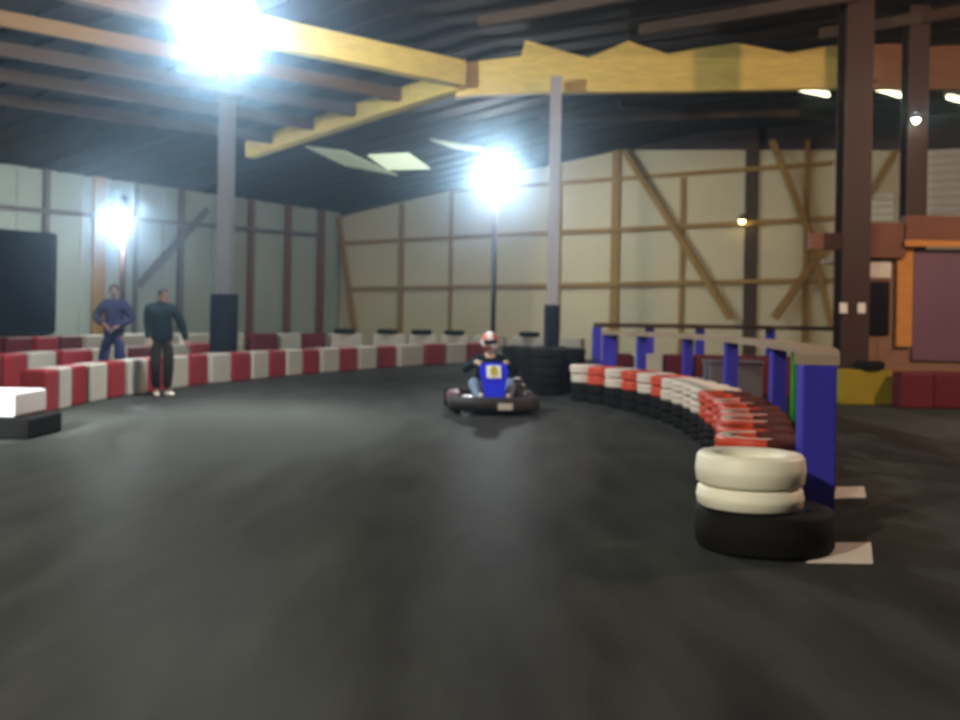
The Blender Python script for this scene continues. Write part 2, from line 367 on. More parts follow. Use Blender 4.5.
p5 = Vector((-6.2, 3.2, 5.0)); l5 = bay_lamp(p5, 'added bay lamp out of view, its spot aimed at the bright white end block', 20, COOL, cable_top=roof_h(p5), size=0.4)
sl = bpy.data.lights.new('added_spot_light', 'SPOT'); sl.energy = 9000; sl.color = COOL; sl.spot_size = math.radians(13); sl.spot_blend = 0.6; sl.shadow_soft_size = 0.1  # spot added out of view to brighten the white end block
so = bpy.data.objects.new('added_spot_light', sl); COL.objects.link(so); so.parent = l5; so.location = (0, 0, -0.35)
so.rotation_euler = (Vector((-5.3, 11.0, 0.38)) - p5 - Vector((0, 0, -0.35))).to_track_quat('-Z', 'Y').to_euler()
p6 = Vector((9.5, 10.5, 5.8)); bay_lamp(p6, 'warm bay lamp hanging in front of the timber booth', 1700, (1.0, 0.62, 0.42), cable_top=roof_h(p6), size=0.4)

def small_lamp(pos, label, m, r):
    t = thing('small_lamp', label, 'lamp', pos)
    bm = NB(); ball(bm, (0, 0, 0), r); obj('bulb', bm, M[m], t, True)
    bm = NB(); lathe(bm, [(r*0.5, r*2.2), (r*1.3, r*1.6), (r*1.5, r*0.2), (r*1.4, r*0.2), (r*1.1, r*1.3), (0.0, r*1.4)], 20); cyl(bm, (0, r*0.5, r*1.9), (0, r*4.0, r*1.9), r*0.3, 8)
    obj('bracket', bm, M['lamp_metal'], t, True)
    return t
small_lamp(P(916, 120, 18.55), 'tiny white lamp bracketed high on the slimmer brown column by the booth', 'bulb_small', 0.06)
pa = Wb(742, 221, 0.5); small_lamp(pa, 'tiny amber lamp beside the thick dark post of the cream wall', 'bulb_amber', 0.09)

def tube_light(a, b, label):
    mid = (a + b) / 2; t = thing('hanging_fluorescent_light', label, 'light', mid)
    bm = NB(); bar(bm, a - mid + Vector((0, 0, 0.09)), b - mid + Vector((0, 0, 0.09)), 0.22, 0.08); cyl(bm, (0, 0, 0.1), (0, 0, RIDGE - mid.z - 0.02), 0.015, 8)
    obj('trough', bm, M['lamp_metal'], t)
    bm = NB(); cyl(bm, a - mid, b - mid, 0.045, 12); obj('tube', bm, M['tube'], t, True)
tube_light(Ph(790, 87, 6.2), Ph(828, 95, 6.2), 'lit fluorescent strip under the roof between the beam and the thick column')
tube_light(Ph(869, 86, 6.2), Ph(905, 97, 6.2), 'lit fluorescent strip under the roof between the two brown columns')
tube_light(Ph(948, 97, 6.2), Ph(985, 107, 6.2), 'lit fluorescent strip under the roof past the slim brown column')
# translucent sheets in the sloping roof
nR = Vector((-U.x * SL, -U.y * SL, 1)).normalized()
def Rf(px, py, d=0.10): return onplane(px, py, hall(0, 0, EAVE - d), nR)
for pts, lab, m in ((((368, 156), (408, 154), (430, 169), (388, 170)), 'bright greenish skylight sheet in the sloping roof above the cream wall', 'sky'),
                    (((305, 147), (345, 152), (398, 176), (345, 166)), 'dim skylight sheet in the roof beside the bright one, lower on the slope', 'sky_dim'),
                    (((430, 140), (482, 148), (486, 152), (455, 149)), 'thin skylight sheet in the roof beside the lamp on the pole', 'sky_dim')):
    bm = NB(); slab(bm, [Rf(*p) for p in pts], Vector((0, 0, 0.04))); SKY_N = globals().get('SKY_N', 0) + 1; struct(tag(obj(f'window_{SKY_N}', bm, M[m]), lab, 'skylight'))

# ------------------------------------------------------------------ barriers of plastic blocks
def block_mesh(name, L, D, Ht, m):
    bm = NB(); box(bm, (0, 0, Ht/2), (L, D, Ht), bevel=0.035, seg=3)
    me_o = obj(name, bm, m, smooth=False); return me_o
BLK = {}
def block(L, D, Ht, m, loc, rz, label, group, z=0.0):
    key = (round(L, 2), D, Ht, m)
    if key not in BLK: o = block_mesh('barrier_block', L, D, Ht, M[m]); BLK[key] = o
    else: o = BLK[key].copy(); COL.objects.link(o)
    o.location = (loc[0], loc[1], z); o.rotation_euler = (0, 0, rz)
    return tag(o, label, 'barrier block', group)
# trackside row: red blocks where seen, white ones between
reds = [(52, 412), (80, 405), (118, 397.5), (159, 391), (200, 385), (243, 380.5), (279, 376.5), (312, 373.5), (350, 370.5), (387, 367.5), (437, 364), (478, 362.5)]
pts = [G(x, y + 0.5) for x, y in reds]
n_w = 0
for i, p in enumerate(pts):
    a = pts[max(i - 1, 0)]; b = pts[min(i + 1, len(pts) - 1)]; tg = (b - a)
    nrm = Vector((tg.y, -tg.x, 0)).normalized()
    rz = math.atan2(tg.y, tg.x); half = tg.length / (2 if 0 < i < len(pts) - 1 else 1) * 0.5
    off = Vector((-tg.y, tg.x, 0)).normalized() * 0.17
    block(half * 0.85, 0.32, 0.56, 'red_plastic', p + off, rz, f'red block of the trackside row, {ORD[i]} red one from the bright white end block', 'red blocks along the track edge')
    if i < len(pts) - 1:
        q = (p + pts[i+1]) / 2; tg2 = pts[i+1] - p; off = Vector((-tg2.y, tg2.x, 0)).normalized() * 0.17
        block(tg2.length * 0.5 * 0.90, 0.32, 0.56, 'white_plastic', q + off, math.atan2(tg2.y, tg2.x), f'white block of the trackside row, {ORD[i]} white one from the bright white end block', 'white blocks along the track edge')
# bright end block on its black base
e = G(22, 440)
t = thing('end_barrier', 'overexposed white end block on a black rubber base beside the track', 'barrier', (e.x, e.y, 0))
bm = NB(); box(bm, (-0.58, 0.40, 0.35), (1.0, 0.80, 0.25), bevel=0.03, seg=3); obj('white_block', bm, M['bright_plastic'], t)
bm = NB(); box(bm, (-0.46, 0.43, 0.11), (1.06, 0.86, 0.22), bevel=0.03, seg=3); obj('rubber_base', bm, M['black_rubber'], t)
# middle row: low, behind the trackside row
mid = [(-22, 16.2, 'white_plastic'), (8, 17.2, 'red_plastic'), (36, 18.1, 'white_plastic'), (72, 19.3, 'red_plastic'), (108, 20.4, 'white_plastic'), (140, 21.6, 'dark_red'), (172, 23.0, 'white_plastic'), (200, 24.4, 'red_plastic'), (228, 25.6, 'white_plastic')]
def row(defs, D, Ht, base_lab, group, names):
    ps = [P(x, 316, Z) for x, Z, m in defs]; cnt = {}
    for i, (x, Z, m) in enumerate(defs):
        a = ps[max(i-1, 0)]; b = ps[min(i+1, len(ps)-1)]; tg = b - a; tg.z = 0
        L = tg.length / (2 if 0 < i < len(ps) - 1 else 1)
        k = cnt.get(m, 0); cnt[m] = k + 1
        block(L * 0.82, D, Ht, m, ps[i], math.atan2(tg.y, tg.x), base_lab.format(names[m], ORD[k]), f'{names[m]} {group}')
    return ps
row(mid, 0.32, 0.60, '{0} block of the middle row, {1} of its colour from the dark board', 'blocks of the middle row', {'white_plastic': 'white', 'red_plastic': 'red', 'dark_red': 'dark red'})
back = [(-20, 20.2, 'dark_red'), (12, 21.0, 'dark_red'), (40, 21.9, 'red_plastic'), (64, 22.8, 'dark_red'), (92, 23.9, 'white_plastic'), (125, 25.2, 'white_plastic'), (160, 26.6, 'white_plastic'), (192, 27.8, 'white_plastic'),
        (226, 28.7, 'white_plastic'), (262, 29.4, 'dark_red'), (288, 30.0, 'white_plastic'), (312, 30.4, 'dark_red'), (345, 30.9, 'white_plastic'), (388, 31.3, 'white_plastic'), (422, 31.5, 'white_plastic'), (455, 31.6, 'white_plastic'), (490, 31.5, 'white_plastic'), (530, 31.2, 'white_plastic'), (568, 30.8, 'white_plastic')]
bp = row(back, 0.42, 0.76, '{0} block of the tall back row, {1} of its colour from the dark board', 'blocks of the tall back row', {'white_plastic': 'white', 'red_plastic': 'red', 'dark_red': 'dark red'})

# ------------------------------------------------------------------ tyres
def tyre_bm(R, r, Ht, seg=40, split=None, groove=True, rim=False):
    bm = NB(); h = Ht / 2; s = Ht
    prof = [(r, -h*0.55), (r + (R-r)*0.25, -h*0.92), (r + (R-r)*0.6, -h), (R - 0.022, -h*0.95), (R - 0.006, -h*0.75), (R, -h*0.2), (R - (0.006 if groove else -0.002), -h*0.12), (R - (0.006 if groove else -0.002), h*0.12), (R, h*0.2), (R - 0.006, h*0.75), (R - 0.022, h*0.95), (r + (R-r)*0.6, h), (r + (R-r)*0.25, h*0.92), (r, h*0.55), (r + 0.02, 0)]
    lathe(bm, prof, seg, closed=True)
    bmesh.ops.translate(bm, vec=(0, 0, h), verts=bm.verts[:])
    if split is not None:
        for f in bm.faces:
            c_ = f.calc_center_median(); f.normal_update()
            if c_.x > split: f.material_index = 1  # one half of the tyre is coloured brown
            elif rim and c_.z > h * 1.86: f.material_index = 2  # cream top rim: a highlight put into the colour
    return bm
TY = {}
def tyre(R, Ht, m, x, y, z, label, group=None, split=None, name='tyre', groove=True, rim=False):
    key = (R, Ht, m, split, groove, rim)
    if key not in TY:
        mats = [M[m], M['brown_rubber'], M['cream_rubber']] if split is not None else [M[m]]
        o = obj(name, tyre_bm(R, R*0.52, Ht, split=split, groove=groove, rim=rim), None, smooth=True, mats=mats); TY[key] = o
    else: o = TY[key].copy(); COL.objects.link(o)
    o.location = (x, y, z); o.rotation_euler = (0, 0, random.uniform(-0.06, 0.06))
    return tag(o, label, 'tyre', group)
# the curved wall of tyre stacks
def spline(ctrl, step):
    out = []; n = len(ctrl)
    dense = []
    for i in range(n - 1):
        p0, p1, p2, p3 = [Vector(ctrl[max(0, min(n-1, i + k))]) for k in (-1, 0, 1, 2)]
        for s in range(40):
            u = s / 40
            dense.append(0.5*((2*p1) + (p2-p0)*u + (2*p0-5*p1+4*p2-p3)*u*u + (3*p1-p0-3*p2+p3)*u**3))
    dense.append(Vector(ctrl[-1])); out = [dense[0]]
    for p in dense:
        if (p - out[-1]).length >= step: out.append(p)
    return out
ctrl = [(1.88, 7.05), (2.40, 9.3), (2.62, 11.0), (2.70, 12.6), (2.62, 14.2), (2.42, 15.3), (2.10, 16.3), (1.62, 17.5)]
ctrl = [(c[0], c[1], 0) for c in ctrl]
stacks = spline(ctrl, 0.585)
cols = ['red'] * 8 + ['white'] * 4 + ['red', 'white'] * 4
tyre(0.41, 0.25, 'black_rubber', 1.72, 6.28, 0, 'wide black truck tyre lying flat under the two white tyres', name='truck_tyre', groove=False)
tyre(0.31, 0.13, 'white_rubber', 1.615, 6.22, 0.252, 'thin white painted tyre lying directly on the wide black truck tyre', groove=False)
tyre(0.318, 0.19, 'white_rubber', 1.615, 6.22, 0.383, 'fat white painted tyre on top of the end stack, smooth and clean', groove=False)
hh = 0.147
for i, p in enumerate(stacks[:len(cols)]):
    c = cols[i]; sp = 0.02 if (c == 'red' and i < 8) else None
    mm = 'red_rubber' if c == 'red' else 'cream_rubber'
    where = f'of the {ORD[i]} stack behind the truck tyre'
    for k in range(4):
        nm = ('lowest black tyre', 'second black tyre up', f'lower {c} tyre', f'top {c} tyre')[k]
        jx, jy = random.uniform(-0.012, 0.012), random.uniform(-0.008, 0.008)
        tyre(0.282, hh - 0.002, 'black_rubber' if k < 2 else mm, p.x + jx, p.y + jy, k * hh, f'{nm} {where}' + (', half brown' if sp is not None and k > 1 else ''),
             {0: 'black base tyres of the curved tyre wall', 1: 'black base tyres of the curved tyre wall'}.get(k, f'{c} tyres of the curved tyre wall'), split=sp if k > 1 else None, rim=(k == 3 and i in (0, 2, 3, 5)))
# unpainted black stacks at the far end of the curve
for i, (x, y) in enumerate(((1.22, 18.35), (0.98, 19.15), (0.72, 19.95), (1.62, 19.1), (1.36, 20.1))):
    for k in range(5):
        tyre(0.31, 0.158, 'black_rubber', x, y, k * 0.16, f'{("lowest", "second", "third", "fourth", "topmost")[k]} tyre of the {ORD[i]} plain black stack past the curved tyre wall', 'plain black tyre stacks')
# dark tyres lying on the tall back row
for j, i in enumerate((12, 13, 14, 15, 17)):
    p = bp[i]
    tyre(0.31, 0.145, 'black_rubber', p.x, p.y - 0.0, 0.762, f'black tyre lying on the tall back row by the wall, {ORD[j]} from the corner', 'black tyres on the tall back row')

# ------------------------------------------------------------------ railing behind the tyre wall
rail_ctrl = [(2.16, 6.72), (2.84, 8.9), (3.12, 11.0), (3.22, 12.7), (3.14, 14.5), (2.92, 15.8), (2.52, 17.1), (2.16, 17.95)]
rp = spline([(a, b, 0) for a, b in rail_ctrl], 0.25)
t = thing('plank_railing', 'weathered plank railing on blue posts behind the curved tyre wall', 'railing', (0, 0, 0))
bm = NB(); L_, R_ = [], []
for i, p in enumerate(rp):
    tg = rp[min(i+1, len(rp)-1)] - rp[max(i-1, 0)]; nn = Vector((tg.y, -tg.x, 0)).normalized() * 0.14
    L_.append(p - nn); R_.append(p + nn)
zt, zb = 1.14, 1.075
rings = [[bm.verts.new((q.x, q.y, z)) for q, z in ((a, zb), (b, zb), (b, zt), (a, zt))] for a, b in zip(L_, R_)]
for A, B in zip(rings, rings[1:]):
    for k in range(4): bm.faces.new((A[k], A[(k+1) % 4], B[(k+1) % 4], B[k]))
bm.faces.new(rings[0]); bm.faces.new(rings[-1])
obj('rail_plank', bm, M['rail_wood'], t)
def near_rail(y): return min(rp, key=lambda p: abs(p.y - y))
for y, w, m in ((6.80, 0.22, 'blue_paint'), (11.0, 0.15, 'blue_paint'), (13.4, 0.16, 'blue_paint'), (15.3, 0.14, 'blue_paint'), (16.9, 0.15, 'blue_paint'), (17.8, 0.24, 'blue_paint')):
    p = near_rail(y); bm = NB(); box(bm, (p.x, p.y, 0.5375), (w, 0.14, 1.075), bevel=0.012); o = obj('post', bm, M[m], t)
p = near_rail(9.9); bm = NB(); box(bm, (p.x, p.y, 0.5375), (0.12, 0.12, 1.075), bevel=0.012); o = obj('post', bm, M['green_paint'], t); o['label'] = 'green painted post'
# railing on the other side of the island
fr = [P(597, 325, 19.5), P(700, 320.5, 20.3), P(840, 322, 20.6)]
t = thing('island_railing', 'dark plank railing across the far side of the island', 'railing', (0, 0, 0))
zf = 1.22
bm = NB()
for a, b in zip(fr, fr[1:]):
    bar(bm, Vector((a.x, a.y, zf)), Vector((b.x, b.y, zf)), 0.3, 0.08)
obj('rail_plank', bm, M['dark_wood'], t)
for q in (fr[0], (fr[0] + fr[1]) / 2, fr[1], (fr[1] + fr[2]) / 2, fr[2]):
    bm = NB(); box(bm, (q.x, q.y, 0.59), (0.16, 0.14, 1.18), bevel=0.01); obj('post', bm, M['blue_paint'], t)
# blocks on the far side of the island
for i, (x, m) in enumerate(((618, 'dark_red'), (648, 'white_plastic'), (678, 'dark_red'), (708, 'dark_red'), (738, 'dark_red'), (768, 'dark_red'), (798, 'dark_red'), (826, 'white_plastic'))):
    p = P(x, 316, 18.9)
    col = 'white' if m == 'white_plastic' else 'dull red'
    block(0.50, 0.4, 0.72, m, p, 0.0, f'{col} block inside the railed island, {ORD[i]} along from the black tyres', f'{col} blocks inside the island')
cb = P(752, 380, 14.2)
t = thing('grey_crate', 'grey plastic crate standing behind the plank railing', 'crate', (cb.x, cb.y + 1.1, 0))
bm = NB(); box(bm, (0, 0, 0.36), (0.75, 0.5, 0.72), bevel=0.02); obj('crate_body', bm, M['grey_crate'], t)
bm = NB(); box(bm, (0, 0, 0.745), (0.79, 0.54, 0.05), bevel=0.012); obj('lid', bm, M['grey_crate'], t)
# white patches on the floor
for pts_, lab in ((((806, 563), (873, 564), (871, 543), (832, 543)), 'large white patch on the floor beside the truck tyre'), (((833, 499), (866, 498), (864, 487), (836, 487)), 'small white patch on the floor past the blue post')):
    bm = NB(); slab(bm, [G(*q) + Vector((0, 0, 0.004)) for q in pts_], Vector((0, 0, -0.004))); tag(obj('flat_white_patch', bm, M['floor_white']), lab, 'floor marking')

# ------------------------------------------------------------------ the booth side
yb = G(841, 405); ye = G(900, 404)
t = thing('foam_block', 'yellow foam block at the foot of the thick brown column', 'block', ((yb.x + ye.x)/2, yb.y + 0.19, 0))
bm = NB(); box(bm, (0, 0, 0.29), (ye.x - yb.x, 0.36, 0.58), bevel=0.03, seg=3); obj('foam_body', bm, M['yellow_foam'], t)
p = P(866, 360, yb.y + 0.28); tyre(0.25, 0.14, 'black_rubber', p.x, yb.y + 0.16, 0.582, 'small black tyre lying on top of the yellow foam block')
ZK = 18.4
def K(px, py, dz=0.0): return P(px, py, ZK - dz)
def rect(bm, x0, y0, x1, y1, d0, th, bevel=0.0):
    a = P(x0, y0, ZK - d0); b = P(x1, y1, ZK - d0)
    box(bm, ((a.x + b.x)/2, ZK - d0 + th/2, (a.z + b.z)/2), (abs(b.x - a.x), th, abs(a.z - b.z)), bevel=bevel)
t = thing('timber_booth', 'brown timber booth with an orange framed purple screen beside the track', 'booth', (0, 0, 0))
bm = NB()
a = P(864, 258, ZK); b = P(1010, 258, ZK)
box(bm, ((a.x + b.x)/2, ZK + 0.06, a.z/2), (b.x - a.x, 0.12, a.z)); obj('front_boarding', bm, M['booth'], t)
bm = NB(); box(bm, (b.x - 0.05, ZK + 1.2, a.z/2), (0.1, 2.2, a.z)); box(bm, ((a.x + b.x)/2, ZK + 1.2, a.z + 0.05), (b.x - a.x, 2.3, 0.1)); obj('booth_shell', bm, M['booth'], t)
bm = NB(); rect(bm, 862, 222, 906, 258, 0.25, 0.22, 0.01); rect(bm, 906, 215, 1010, 247, 0.30, 0.27, 0.01); obj('fascia_board', bm, M['red_wood'], t)
bm = NB(); rect(bm, 866, 281, 889, 335, 0.06, 0.05); obj('dark_pane', bm, M['black_glass'], t)
bm = NB(); rect(bm, 866, 261, 891, 278, 0.06, 0.05); obj('notice', bm, M['notice'], t)
bm = NB(); rect(bm, 898, 240, 912, 347, 0.12, 0.10, 0.01); rect(bm, 905, 240, 1010, 248, 0.34, 0.04, 0.005); obj('orange_frame', bm, M['orange_wood'], t)
bm = NB(); rect(bm, 914, 249, 1008, 362, 0.08, 0.07); obj('purple_screen', bm, M['purple'], t)
bm = NB(); a = P(812, 232, 18.0); b = P(862, 250, 18.0)
box(bm, ((a.x+b.x)/2, 18.16, (a.z+b.z)/2), (abs(b.x-a.x), 0.14, abs(a.z-b.z)), bevel=0.01); obj('side_board', bm, M['red_wood'], t)
for px, py, lab in ((844, 308, 'white paper notice stuck on the thick brown column, outer one'), (862, 308, 'white paper notice stuck on the thick brown column, next to the booth')):
    a = P(px, py, 17.62); bm = NB(); box(bm, (a.x, 17.64, a.z), (0.13, 0.01, 0.17)); tag(obj('wall_mounted_notice', bm, M['notice']), lab, 'notice')
for i, x in enumerate((918, 950, 984)):
    p = G(x, 409); block(0.52, 0.42, 0.58, 'dark_red', p + Vector((0, 0.22, 0)), 0.0, f'dark red block under the purple screen, {ORD[i]} from the yellow foam block', 'dark red blocks under the purple screen')
# dark board on the side wall
a, b, c, d = Lw(-60, 222, 0.25), Lw(55, 238, 0.25), Lw(55, 331, 0.25), Lw(-60, 334, 0.25)
a.z = b.z = (a.z + b.z) / 2; c.z = d.z = (c.z + d.z) / 2; d.x, d.y = a.x, a.y; c.x, c.y = b.x, b.y
t = thing('wall_mounted_board', 'large black board mounted on the pale wall', 'board', (0, 0, 0))
bm = NB(); slab(bm, [a, b, c, d], U * -0.06); obj('board_panel', bm, M['board'], t)
bm = NB()
for p, q in ((a, b), (b, c), (c, d), (d, a)): bar(bm, p + U*0.01, q + U*0.01, 0.08, 0.08, U if abs(p.z - q.z) < 0.01 else U)
obj('board_edge', bm, M['pad'], t)

# ------------------------------------------------------------------ people
def skin(name, joints, edges, m, parent, root, sub=2):
    names = list(joints); idx = {n: i for i, n in enumerate(names)}
    me = bpy.data.meshes.new(name + '_rig'); me.from_pydata([joints[n][0] for n in names], [(idx[a], idx[b]) for a, b in edges], [])
    o = bpy.data.objects.new(name + '_rig', me); COL.objects.link(o)
    sm = o.modifiers.new('s', 'SKIN'); sm.use_smooth_shade = True; sm.branch_smoothing = 0.4
    ss = o.modifiers.new('u', 'SUBSURF'); ss.levels = sub; ss.render_levels = sub
    lay = me.skin_vertices[0] if me.skin_vertices else None
    for n in names:
        r = joints[n][1]; r = (r, r) if not isinstance(r, tuple) else r
        lay.data[idx[n]].radius = r; lay.data[idx[n]].use_root = (n == root)
    dg = bpy.context.evaluated_depsgraph_get(); dg.update()
    nm = bpy.data.meshes.new_from_object(o.evaluated_get(dg)); nm.name = name
    nm.materials.clear(); nm.materials.append(m)
    for p in nm.polygons: p.use_smooth = True
    bpy.data.objects.remove(o); bpy.data.meshes.remove(me)
    r = bpy.data.objects.new(name, nm); COL.objects.link(r); r.parent = parent
    return r
def hand_joints(J, E, wrist, base, out, side, up, tag_):
    """a palm and five fingers at the end of an arm; out: finger direction, side: towards the thumb"""
    o, s, u = Vector(out).normalized(), Vector(side).normalized(), Vector(up).normalized(); w = Vector(base)
    J['palm' + tag_] = (w + o * 0.075, 0.026); E.append((wrist, 'palm' + tag_))
    for k, (sx, L) in enumerate(((0.030, 0.075), (0.010, 0.085), (-0.010, 0.078), (-0.030, 0.060))):
        b = w + o * 0.10 + s * sx; mm = b + o * L * 0.5 - u * 0.008; e = mm + o * L * 0.40 - u * 0.028
        for nme, q, r in (('a', b, 0.0095), ('b', mm, 0.009), ('c', e, 0.0075)): J[f'f{k}{nme}{tag_}'] = (q, r)
        E += [('palm' + tag_, f'f{k}a{tag_}'), (f'f{k}a{tag_}', f'f{k}b{tag_}'), (f'f{k}b{tag_}', f'f{k}c{tag_}')]
    b = w + o * 0.045 + s * 0.038; e = b + o * 0.045 + s * 0.028 - u * 0.01
    J['t0' + tag_] = (b, 0.012); J['t1' + tag_] = (e, 0.009); E += [('palm' + tag_, 't0' + tag_), ('t0' + tag_, 't1' + tag_)]
def build_person(label, loc, rz, sc, J, face, coat, trousers, shoe, shoe_lab, hat=None):
    """J: joints in metres, z up, the figure looks along -y; face: yaw of the head"""
    t = thing('person', label, 'person', loc, rz); t.scale = (sc, sc, sc)
    V = {k: Vector(v) for k, v in J.items()}
    hd = V['head']; fr_ = Matrix.Rotation(face, 3, 'Z')
    joints = {'pelvis': (V['pelvis'], (0.145, 0.11)), 'waist': (V['waist'], (0.135, 0.10)), 'chest': (V['chest'], (0.165, 0.115)), 'collar': (V['collar'], 0.075), 'neck': (V['neck'], 0.055),
              'jaw': (hd + fr_ @ Vector((0, -0.012, -0.07)), (0.066, 0.075)), 'head': (hd + fr_ @ Vector((0, 0.008, 0.02)), (0.076, 0.092)), 'skull': (hd + fr_ @ Vector((0, 0.015, 0.085)), (0.055, 0.068)),
              'nose': (hd + fr_ @ Vector((0, -0.098, -0.015)), 0.012)}
    E = [('pelvis', 'waist'), ('waist', 'chest'), ('chest', 'collar'), ('collar', 'neck'), ('neck', 'jaw'), ('jaw', 'head'), ('head', 'skull'), ('head', 'nose')]
    for s in 'LR':
        joints['sh' + s] = (V['sh' + s], 0.055); joints['el' + s] = (V['el' + s], 0.043); joints['wr' + s] = (V['wr' + s], 0.028)
        E += [('collar', 'sh' + s), ('sh' + s, 'el' + s), ('el' + s, 'wr' + s)]
        o = (V['wr' + s] - V['el' + s]).normalized(); side = Vector((0, -1, 0)) - o * Vector((0, -1, 0)).dot(o)
        hand_joints(joints, E, 'wr' + s, V['wr' + s], o, side, side.cross(o) * (1 if s == 'L' else -1), s)
        joints['hip' + s] = (V['hip' + s], 0.088); joints['kn' + s] = (V['kn' + s], 0.058); joints['an' + s] = (V['an' + s], 0.040); joints['toe' + s] = (V['toe' + s], 0.036)
        E += [('pelvis', 'hip' + s), ('hip' + s, 'kn' + s), ('kn' + s, 'an' + s), ('an' + s, 'toe' + s)]
    body = skin('body', joints, E, M['skin'], t, 'pelvis')
    # clothing
    cj, ce = {}, [('hem', 'pelvis'), ('pelvis', 'waist'), ('waist', 'chest'), ('chest', 'collar'), ('collar', 'neckline')]
    for k, r in (('pelvis', (0.18, 0.145)), ('waist', (0.175, 0.142)), ('chest', (0.215, 0.165)), ('collar', 0.135)): cj[k] = (V[k], r)
    cj['hem'] = (V['pelvis'] + Vector((0, 0, -0.10)), (0.185, 0.15)); cj['neckline'] = (V['collar'] + (V['neck'] - V['collar']) * 0.8, 0.082)
    for s in 'LR':
        cj['sh' + s] = (V['sh' + s], 0.115); cj['el' + s] = (V['el' + s], 0.068); cj['wr' + s] = (V['wr' + s] + (V['el' + s] - V['wr' + s]) * 0.08, 0.05)
        ce += [('collar', 'sh' + s), ('sh' + s, 'el' + s), ('el' + s, 'wr' + s)]
    skin('jacket', cj, ce, coat, t, 'hem')
    tj, te = {'pelvis': (V['pelvis'] + Vector((0, 0, 0.10)), (0.16, 0.125)), 'crotch': (V['pelvis'] + Vector((0, 0, -0.06)), (0.15, 0.12))}, [('pelvis', 'crotch')]
    for s in 'LR':
        tj['hip' + s] = (V['hip' + s], 0.118); tj['kn' + s] = (V['kn' + s], 0.092); tj['an' + s] = (V['an' + s] + Vector((0, 0, 0.03)), 0.078)
        te += [('crotch', 'hip' + s), ('hip' + s, 'kn' + s), ('kn' + s, 'an' + s)]
    skin('trousers', tj, te, trousers, t, 'pelvis')
    for s in 'LR':
        an, toe = V['an' + s], V['toe' + s]; d = toe - an; d.z = 0; d.normalize()
        zb = toe.z - 0.045
        sj = {'a': (Vector((an.x, an.y, zb + 0.055)) - d * 0.05, (0.044, 0.05)), 'b': (Vector((an.x, an.y, zb + 0.05)) + d * 0.07, (0.046, 0.045)), 'c': (Vector((an.x, an.y, zb + 0.04)) + d * 0.17, (0.042, 0.034))}
        o = skin('shoe', sj, [('a', 'b'), ('b', 'c')], shoe, t, 'a', 2)
        if shoe_lab: o['label'] = shoe_lab
    # hair cap, eyes, ears, mouth
    bm = NB(); ball(bm, (0, 0, 0), 1, (0.088, 0.104, 0.098))
    bmesh.ops.delete(bm, geom=[v for v in bm.verts if v.co.z < 0.005 and v.co.y < 0.03 or v.co.z < -0.055], context='VERTS')
    bmesh.ops.transform(bm, matrix=Matrix.Translation(hd + Vector((0, 0, 0.045))) @ fr_.to_4x4() @ Matrix.Translation((0, 0.014, 0)), verts=bm.verts[:])
    obj('cap' if hat else 'hair', bm, hat or M['hair'], t, True)
    for s in (-1, 1):
        bm = NB(); ball(bm, hd + fr_ @ Vector((s * 0.032, -0.078, 0.012)), 0.013, seg=10, rings=8); obj('eye', bm, M['eye'], t, True)
        bm = NB(); ball(bm, hd + fr_ @ Vector((s * 0.083, 0.012, -0.005)), 0.03, (0.4, 0.7, 1.1), seg=12, rings=8); obj('ear', bm, M['skin'], t, True)
    bm = NB(); ball(bm, hd + fr_ @ Vector((0, -0.082, -0.062)), 0.022, (1, 0.4, 0.3), seg=12, rings=8); obj('mouth', bm, M['lips'], t, True)
    return t
# standing man behind the trackside row, hands drawn up to his sides
A1 = dict(pelvis=(0.0, 0, 0.96), waist=(0.0, 0, 1.12), chest=(0.0, 0.01, 1.33), collar=(0.0, 0.01, 1.47), neck=(0.0, 0, 1.54), head=(0.0, -0.02, 1.65),
          shL=(-0.19, 0.01, 1.44), elL=(-0.30, 0.00, 1.20), wrL=(-0.10, -0.22, 1.10), shR=(0.19, 0.01, 1.44), elR=(0.29, 0.00, 1.19), wrR=(0.10, -0.23, 1.06),
          hipL=(-0.10, 0, 0.90), knL=(-0.16, -0.02, 0.49), anL=(-0.20, 0.03, 0.09), toeL=(-0.23, -0.11, 0.045), hipR=(0.10, 0, 0.90), knR=(0.11, -0.02, 0.49), anR=(0.11, 0.03, 0.09), toeR=(0.13, -0.11, 0.045))
q = P(114, 316, 17.7)
build_person('person in navy jacket and blue trousers standing behind the trackside barrier', (q.x, q.y, 0), 0.1, 1.0, A1, 0.2, M['navy'], M['bluejean'], M['dark_shoe'], None)
# man on the track, walking, one arm held out low
A2 = dict(pelvis=(0.0, 0, 0.95), waist=(0.01, -0.01, 1.10), chest=(-0.01, -0.03, 1.30), collar=(-0.02, -0.05, 1.44), neck=(0.0, -0.07, 1.50), head=(0.02, -0.10, 1.60),
          shL=(-0.20, -0.03, 1.41), elL=(-0.22, 0.00, 1.13), wrL=(-0.20, -0.10, 0.90), shR=(0.18, -0.04, 1.41), elR=(0.31, -0.03, 1.14), wrR=(0.38, -0.10, 0.88),
          hipL=(-0.09, 0, 0.89), knL=(-0.09, -0.05, 0.48), anL=(-0.08, 0.04, 0.09), toeL=(-0.06, -0.12, 0.045), hipR=(0.10, 0, 0.89), knR=(0.11, -0.04, 0.48), anR=(0.09, 0.0, 0.09), toeR=(0.17, -0.10, 0.045))
q = G(161, 396.5)
build_person('person in dark clothes and white shoes standing on the track before the barrier', (q.x, q.y, 0), 0.25, 0.98, A2, 0.5, M['darkgreen'], M['browntr'], M['white_shoe'], 'white shoe', hat=M['hair'])

